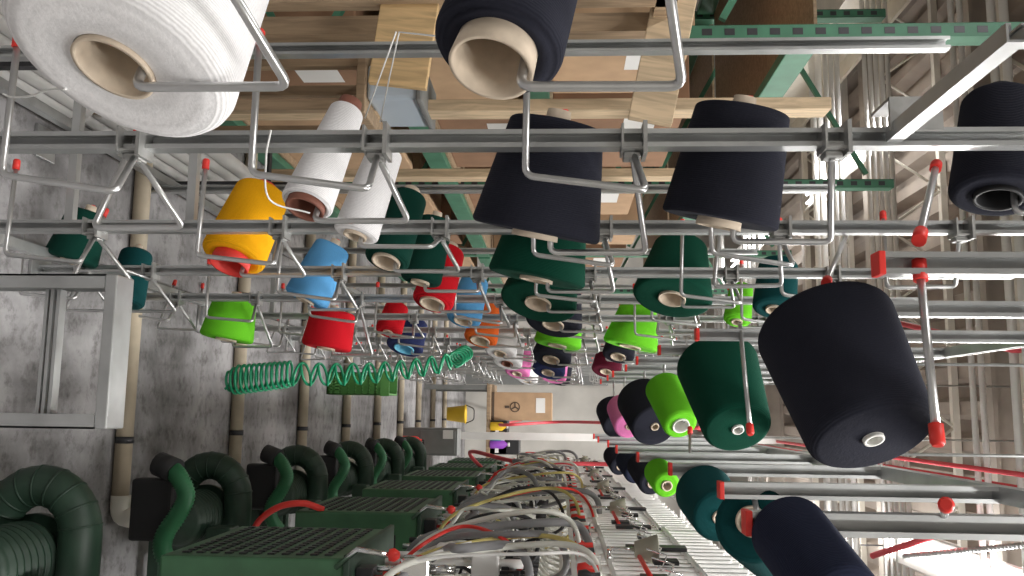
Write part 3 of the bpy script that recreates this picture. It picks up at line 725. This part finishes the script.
for yy in (2.99, 5.05, 7.3, 9.6):
    for x in (-1.32, -2.35):
        mb = MB().box((x-.025, yy-.04, 0), (x+.025, yy-.037, 3.5)).box((x-.025, yy-.04, 0), (x-.022, yy+.04, 3.5)).box((x+.022, yy-.04, 0), (x+.025, yy+.04, 3.5))
        nf = len(mb.bm.faces)
        for k in range(44): mb.box((x-.012, yy-.0412, .06+k*.078), (x+.012, yy-.0398, .095+k*.078))
        mb.bm.faces.ensure_lookup_table()
        for f in mb.bm.faces[nf:]: f.material_index = 1
        u = w.add(mb, 'upright', 'rack_green'); u.data.materials.append(M['dark_metal'])
    mb = MB()
    for k in range(5): mb.box((-2.35, yy-.012, .3+k*.7), (-1.32, yy+.012, .325+k*.7), rot=Matrix.Rotation(.5 if k % 2 else -.5, 3, 'Y'))
    w.add(mb, 'brace', 'rack_green')
for a, b in ((2.99, 5.05), (5.05, 7.3), (7.3, 9.6)):
    for z in decks[0:]:
        for x in (-1.30, -2.37): w.add(MB().box((x-.02, a+.04, z-.10), (x+.02, b-.04, z), .004), 'beam', 'rack_green')
        w.add(MB().box((-2.35, a+.05, z), (-1.32, b-.05, z+.012)), 'deck', 'old_wood')
k = 0
specs = [(3.06, 3.85, .132, .70, 'dark_cardboard', 'dark brown carton on the lowest deck, nearest the viewer'), (3.9, 4.85, .132, .62, 'cardboard', 'tan carton on the lowest deck behind the dark one'),
         (3.06, 3.8, 1.012, .40, 'cardboard', 'tan carton on the waist-high deck, nearest the viewer'), (3.85, 4.8, 1.012, .42, 'dark_cardboard', 'dark brown carton on the waist-high deck'),
         (3.06, 3.65, 1.562, .52, 'cardboard', 'tall tan carton at eye level beside the pine plank'), (3.75, 4.8, 1.562, .60, 'dark_cardboard', 'dark carton at eye level, behind the tall tan one'),
         (5.2, 6.2, .132, .6, 'cardboard', 'tan carton at the bottom of the middle bay'), (6.3, 7.1, .132, .66, 'dark_cardboard', 'dark carton at the bottom of the middle bay'),
         (5.2, 6.3, 1.012, .4, 'dark_cardboard', 'dark carton on the middle bay waist-high deck'), (5.2, 6.0, 1.562, .5, 'cardboard', 'tan carton on the middle bay upper deck'), (6.2, 7.1, 1.562, .62, 'cardboard', 'second tan carton on the middle bay upper deck'),
         (7.5, 8.5, .132, .65, 'cardboard', 'tan carton at the bottom of the far bay'), (7.5, 8.6, 1.012, .4, 'cardboard', 'tan carton on the far bay waist-high deck'), (7.5, 8.7, 1.562, .6, 'dark_cardboard', 'dark carton on the far bay upper deck')]
for (y0, y1, z, h, m, lab) in specs: cbox(lab, (-2.25, y0, z), (-1.36, y1, z+h), m)
# timber crating in front of the rack
timber('tall pine stud standing in front of the cartons', (-1.02, 2.78, 0), (-.98, 2.87, 2.47), 'pine')
timber('second pine stud standing behind the creel', (-1.10, 3.9, 0), (-1.06, 3.99, 2.3), 'pine')
timber('wide pine plank on edge, slanting up beside the tan carton', (-1.9, 2.50, 1.90), (-.84, 2.54, 2.03), 'pine', Matrix.Rotation(.20, 3, 'Y').to_quaternion())
timber('grainy plywood plank between the two white and black cones', (-1.9, 2.40, 1.10), (-.92, 2.425, 1.27), 'plywood', Matrix.Rotation(.12, 3, 'Y').to_quaternion())
# upright post for those planks
ps = thing('plank_trestle', 'old wooden trestle carrying the planks behind the creel', 'trestle', (-1.5, 2.5, 0)); w = WP(ps)
for x in (-1.9, -1.2):
    w.add(MB().box((x-.03, 2.38, 0), (x+.03, 2.44, 1.93)), 'post', 'old_wood')
    w.add(MB().box((x-.03, 2.6, 0), (x+.03, 2.66, 1.93)), 'post', 'old_wood')
    w.add(MB().box((x-.03, 2.36, 1.34), (x+.03, 2.66, 1.40)), 'bearer', 'old_wood')
    w.add(MB().box((x-.03, 2.36, 1.87), (x+.03, 2.66, 1.93)), 'bearer', 'old_wood')
# clear bin
tb = thing('storage_bin', 'pale blue plastic bin behind the white cones', 'bin', (-1.15, 3.3, 0)); w = WP(tb)
P = at(362, 92, 2.6); Q = at(422, 56, 2.6)
# the bin stands on its own small table
zb = min(P.z, Q.z)
w.add(MB().box((Q.x, 2.66, zb), (P.x, 2.95, zb+.17), .012), 'body', 'bin_plastic')
w.add(MB().box((Q.x-.012, 2.648, zb+.16), (P.x+.012, 2.962, zb+.18), .006), 'lid', 'grey_cabinet')
w.add(MB().box((Q.x+.04, 2.655, zb+.03), (P.x-.04, 2.66, zb+.12)), 'front_panel', 'white_paint')
tt = thing('side_table', 'dark small table under the pale blue bin', 'table', ((P.x+Q.x)/2, 2.8, 0)); w = WP(tt)
w.add(MB().box((Q.x-.05, 2.64, zb-.03), (P.x+.05, 2.97, zb), .004), 'table_top', 'old_wood')
for x in (Q.x-.03, P.x):
    for y in (2.66, 2.92): w.add(MB().box((x, y, 0), (x+.035, y+.035, zb-.03)), 'leg', 'old_wood')
# white rolls on the floor
for s_, (yy, xx, nn, ww) in enumerate(((2.62, -.93, 6, 'left'), (3.9, -.95, 5, 'right'))):
    for k in range(nn):
        o = MB().lathe([(.012, 0), (.022, -.004), (.029, .006), (.030, .02), (.030, 1.2), (.022, 1.21), (.012, 1.2)], 18, closed=True).build('fabric_roll', 'white_paint')
        o.matrix_world = Matrix.Translation((xx-.006*k, yy, .031+.0605*k)) @ Matrix.Rotation(PI/2, 4, 'X')
        order = ['bottom', 'second', 'third', 'fourth', 'fifth', 'sixth'][k]
        tag(o, 'off-white roll in the %s stack on the floor, %s' % (('near' if s_ == 0 else 'farther'), (order+' from the ground') if k else 'lowest of the stack'), 'roll', 'off-white rolls stacked on the floor')
    # stakes that hold the stack up
    kp = thing('stack_rack', 'dark steel stake frame holding the %s stack of off-white rolls' % ('near' if s_ == 0 else 'farther'), 'rack', (xx, yy-.5, 0)); w = WP(kp)
    for q in (-.5, .1):
        for dx in (-.115, .042): w.add(MB().box((xx+dx, yy+q, 0), (xx+dx+.012, yy+q+.03, .42)), 'stake', 'dark_metal')
        w.add(MB().box((xx-.115, yy+q, .40), (xx+.054, yy+q+.03, .42)), 'tie', 'dark_metal')
# ------------------------------------------------------------------ things on the floor at the far end
def on_floor(px, Y): return V((0, 0, 0))
g = thing('plastic_crate', 'green perforated plastic crate standing on the floor past the coil', 'crate', (0, 6.0, 0)); w = WP(g)
a = at(338, 372, 6.0); b = at(389, 395, 6.0); hh = b.z
mb = MB().box((a.x, 6.0, 0), (b.x, 6.3, .02)).box((a.x, 6.0, 0), (a.x+.012, 6.3, hh)).box((b.x-.012, 6.0, 0), (b.x, 6.3, hh)).box((a.x, 6.288, 0), (b.x, 6.3, hh))
nz = 9
for k in range(nz+1): z = k*hh/nz; mb.box((a.x, 6.0, max(0, z-.008)), (b.x, 6.01, min(hh, z+.008)))
for k in range(8): x = a.x+(b.x-a.x)*k/7; mb.box((max(a.x, x-.006), 6.0, 0), (min(b.x, x+.006), 6.01, hh))
w.add(mb, 'body', 'crate_green'); w.add(MB().box((a.x-.008, 5.992, hh-.06), (b.x+.008, 6.0, hh)).box((a.x-.008, 5.992, hh-.02), (a.x, 6.3, hh)), 'rim', 'crate_green')
g = thing('electrical_cabinet', 'dark grey control cabinet with a small pale label, past the last blowers', 'cabinet', at(440, 440, 8.90).xy.to_3d()); w = WP(g)
a = at(427, 428, 8.90); b = at(457, 456, 8.90)
w.add(MB().box((a.x, 8.90, .0), (b.x, 9.2, b.z), .006), 'body', 'grey_cabinet')
w.add(MB().box((a.x+.02, 8.885, .2), (b.x-.02, 8.90, b.z-.02), .004), 'door', 'grey_cabinet')
w.add(MB().box(at(443, 430, 8.88)+V((0, 0, 0)), at(453, 439, 8.88)+V((0, .004, 0))), 'label_plate', 'paper')
g = thing('fire_extinguisher', 'red fire extinguisher on the floor with a blue tag', 'fire extinguisher', V((at(408, 440, 8.72).x, 8.72, 0))); g.scale = (.5, .5, .5) 
MB().lathe([(0, 0), (.075, 0), (.08, .02), (.08, .36), (.06, .42), (.025, .45), (.025, .49), (0, .49)], 20).build('cylinder', 'red_plastic', g)
MB().tube([(0, 0, .49), (0, 0, .53), (.09, 0, .53)], .014, 8).build('valve', 'dark_metal', g)
MB().tube(smooth_path([(.03, 0, .52), (.11, 0, .48), (.12, -.02, .3), (.10, -.02, .2)], 6), .012, 8).build('hose', 'black_rubber', g)
MB().box((-.05, -.086, .30), (.05, -.078, .38)).build('tag', 'blue_plastic', g)
# yellow bucket cart
g = thing('mop_bucket', 'amber yellow bucket on the floor by the far wall', 'bucket', V((at(458, 414, 12.4).x, 12.4, 0)))
g.scale = (.65, .65, .65)
MB().lathe([(0, .03), (.14, .03), (.19, .42), (.205, .42), (.205, .44), (.185, .44), (.13, .05), (0, .05)], 22).build('bucket', 'yellow_plastic', g)
MB().tube([(-.2, 0, .42), (-.12, -.05, .62), (.12, -.05, .62), (.2, 0, .42)], .012, 8, bend=.06).build('handle', 'dark_metal', g)
for sx in (-.1, .1): MB().tube([(sx-.012, 0, .025), (sx+.012, 0, .025)], .025, 12).build('wheel', 'black_rubber', g)
# workbench with far box and clutter
bt = at(492, 400, 10.5).z
g = thing('work_bench', 'low bench at the far end of the aisle under the printed carton', 'bench', (.0, 10.6, 0)); w = WP(g)
a = at(492, 392, 10.5); b = at(552, 452, 10.5); zb = a.z
w.add(MB().box((a.x-.1, 10.35, zb-.05), (b.x+.35, 11.4, zb-.005), .006), 'bench_top', 'old_wood')
for x in (a.x-.08, b.x+.28):
    for y in (10.37, 11.32): w.add(MB().box((x, y, 0), (x+.06, y+.06, zb-.05)), 'leg', 'grey_cabinet')
b2 = at(552, 421, 10.5)
g = thing('cardboard_box', 'tan printed carton at the far end of the aisle', 'box', ((a.x+b2.x)/2, 10.5, zb-.005)); w = WP(g)
cw = (a.x, b2.x, b2.z)
w.add(MB().box((a.x, 10.5, zb-.005), (b2.x, 11.0, b2.z), .006), 'carton', 'cardboard')
e = at(515, 407, 10.495)
mb = MB()
ring = [V((e.x+math.cos(q*2*PI/24)*.055, 10.497, e.z+math.sin(q*2*PI/24)*.055)) for q in range(25)]
mb.tube(ring, .006, 5, cap=False)
for q in range(3):
    aa = q*2*PI/3+.5; mb.box((e.x-.008, 10.494, e.z), (e.x+.008, 10.499, e.z+.055), rot=Matrix.Rotation(aa, 3, 'Y'), piv=(e.x, 10.497, e.z))
mb.box((e.x-.015, 10.494, e.z-.12), (e.x+.015, 10.499, e.z-.07))
w.add(mb, 'printed_emblem', 'print_ink')
q = at(536, 398, 10.49); q2 = at(545, 413, 10.49)
w.add(MB().box((q.x, 10.494, q.z), (q2.x, 10.499, q2.z)), 'paper_label', 'paper')
w.add(MB().box((a.x, 10.493, zb), (b2.x, 10.499, zb+.03)), 'tape', 'print_ink')
def smallbox(name, label, cat, x0, y0, x1, y1, Y, dep, m, zfloor=None, extra=None):
    a, b = at(x0, y0, Y), at(x1, y1, Y); z0 = zfloor if zfloor is not None else a.z
    o = MB().box((a.x, Y, z0), (b.x, Y+dep, b.z), .006).build(name, m)
    return tag(o, label, cat)
zt_ = zb-.005
smallbox('paper_stack', 'white stack of paper goods on the far bench', 'paper', 488, 437, 512, 447, 10.45, .3, 'paper', zt_)
g = thing('printer', 'black printer with a pale tray on the far bench', 'printer', (at(530, 440, 10.4).x, 10.5, zt_)); w = WP(g)
a = at(517, 421, 10.4); b = at(533, 455, 10.4)
w.add(MB().box((a.x, 10.4, zt_), (b.x, 10.8, zt_+.2), .01).box((a.x+.18, 10.4, zt_), (b.x, 10.8, zt_+.34), .01), 'body', 'black_rubber')
w.add(MB().box((a.x+.02, 10.36, zt_+.06), (b.x-.02, 10.4, zt_+.10)), 'tray', 'paper')
for (px, py, m, lab, h) in ((541, 427, 'yellow_plastic', 'yellow plastic bottle on the far bench', .2), (543, 445, 'purple_plastic', 'purple plastic bottle on the far bench', .22), (537, 437, 'teal_plastic', 'teal plastic bottle on the far bench', .18), (557, 437, 'white_paint', 'white plastic jug on the far bench', .24)):
    c = at(px, py, 10.38)
    t = thing('plastic_bottle', lab, 'bottle', (c.x, 10.38, zt_), 'bottles on the far bench')
    MB().lathe([(0, 0), (.045, 0), (.05, .01), (.05, h*.7), (.02, h*.88), (.02, h*.95), (0, h*.95)], 16).build('bottle', m, t)
    MB().lathe([(0, h*.94), (.023, h*.94), (.023, h*1.05), (0, h*1.05)], 12).build('cap', 'white_tube', t)
# far end wall: roller door and pale panels
struct(MB().box((-.95, YE-.06, 0), (-.45, YE, 2.4)), 'door_1', 'grey_cabinet')
c = at(560, 437, 9.6)
struct(MB().box((c.x-.04, 9.6, 0), (c.x+.04, 9.68, ZC)), 'trim_%d' % n, 'white_paint')
# red hoses to the far end and loose threads
tag(MB().tube(smooth_path([V((at(500, 425, 9.62).x, YE, at(500, 425, 9.62).z)), at(500, 425, 9.62), at(560, 422, 9.59), at(640, 424, 8), at(700, 428, 7.2)], 8), .016, 8).build('air_pipe', 'red_pipe'), 'red air pipe crossing above the far bench', 'pipe')
tag(MB().tube(smooth_path([(.52, 6.9, 1.09), at(470, 452, 6.5), at(520, 462, 6.0), at(600, 464, 6.0), at(650, 466, 6.0)], 8), .014, 8).build('air_pipe', 'red_pipe'), 'red air pipe running over the far knitting machines', 'pipe')
tag(MB().tube([at(365, 118, 1.30), at(396, 32, 1.1)], .0011, 5).build('yarn_thread', 'thread_white'), 'white thread drawn up from the tall narrow white cone', 'thread')
tag(MB().tube([at(380, 122, 1.31), at(399, 32, 1.1), at(437, 36, .95)], .0011, 5).build('yarn_thread', 'thread_white'), 'white thread bending over to the black cone at the top edge', 'thread')
tag(MB().tube(smooth_path([at(3, 94, 1.18), at(12, 97, 1.17), at(30, 96, 1.05), at(48, 90, .95), at(66, 89, .88)], 6), .0014, 5).build('yarn_thread', 'thread_white'), 'loose white thread trailing from the huge white cone', 'thread')
tag(MB().tube(smooth_path([at(310, 213, 1.40), at(270, 200, 1.36), at(266, 160, 1.24), at(271, 130, 1.22)], 8), .0016, 5).build('yarn_thread', 'thread_white'), 'white thread wound down a hook beside the brown-mouthed cone', 'thread')
# ------------------------------------------------------------------ world, camera, look
w_ = bpy.data.worlds.new('World'); SC.world = w_; w_.use_nodes = True
w_.node_tree.nodes['Background'].inputs[0].default_value = (.9, .95, 1, 1); w_.node_tree.nodes['Background'].inputs[1].default_value = .4
cd = bpy.data.cameras.new('Camera'); cam = bpy.data.objects.new('Camera', cd); COL.objects.link(cam); SC.camera = cam
cd.sensor_fit = 'HORIZONTAL'; cd.sensor_width = 36; cd.lens = F/1024*36; cd.clip_start = .02
right = V((dX.x, dY.x, dZ.x)); down = V((dX.y, dY.y, dZ.y)); fwd = V((dX.z, dY.z, dZ.z))
R3 = Matrix((right, -down, -fwd)).transposed()
cam.matrix_world = Matrix.Translation(CAM) @ R3.to_4x4()
SC.view_settings.view_transform = 'Standard'; SC.view_settings.look = 'None'; SC.view_settings.gamma = 1; SC.view_settings.use_curve_mapping = False
SC.view_settings.exposure = 0.0
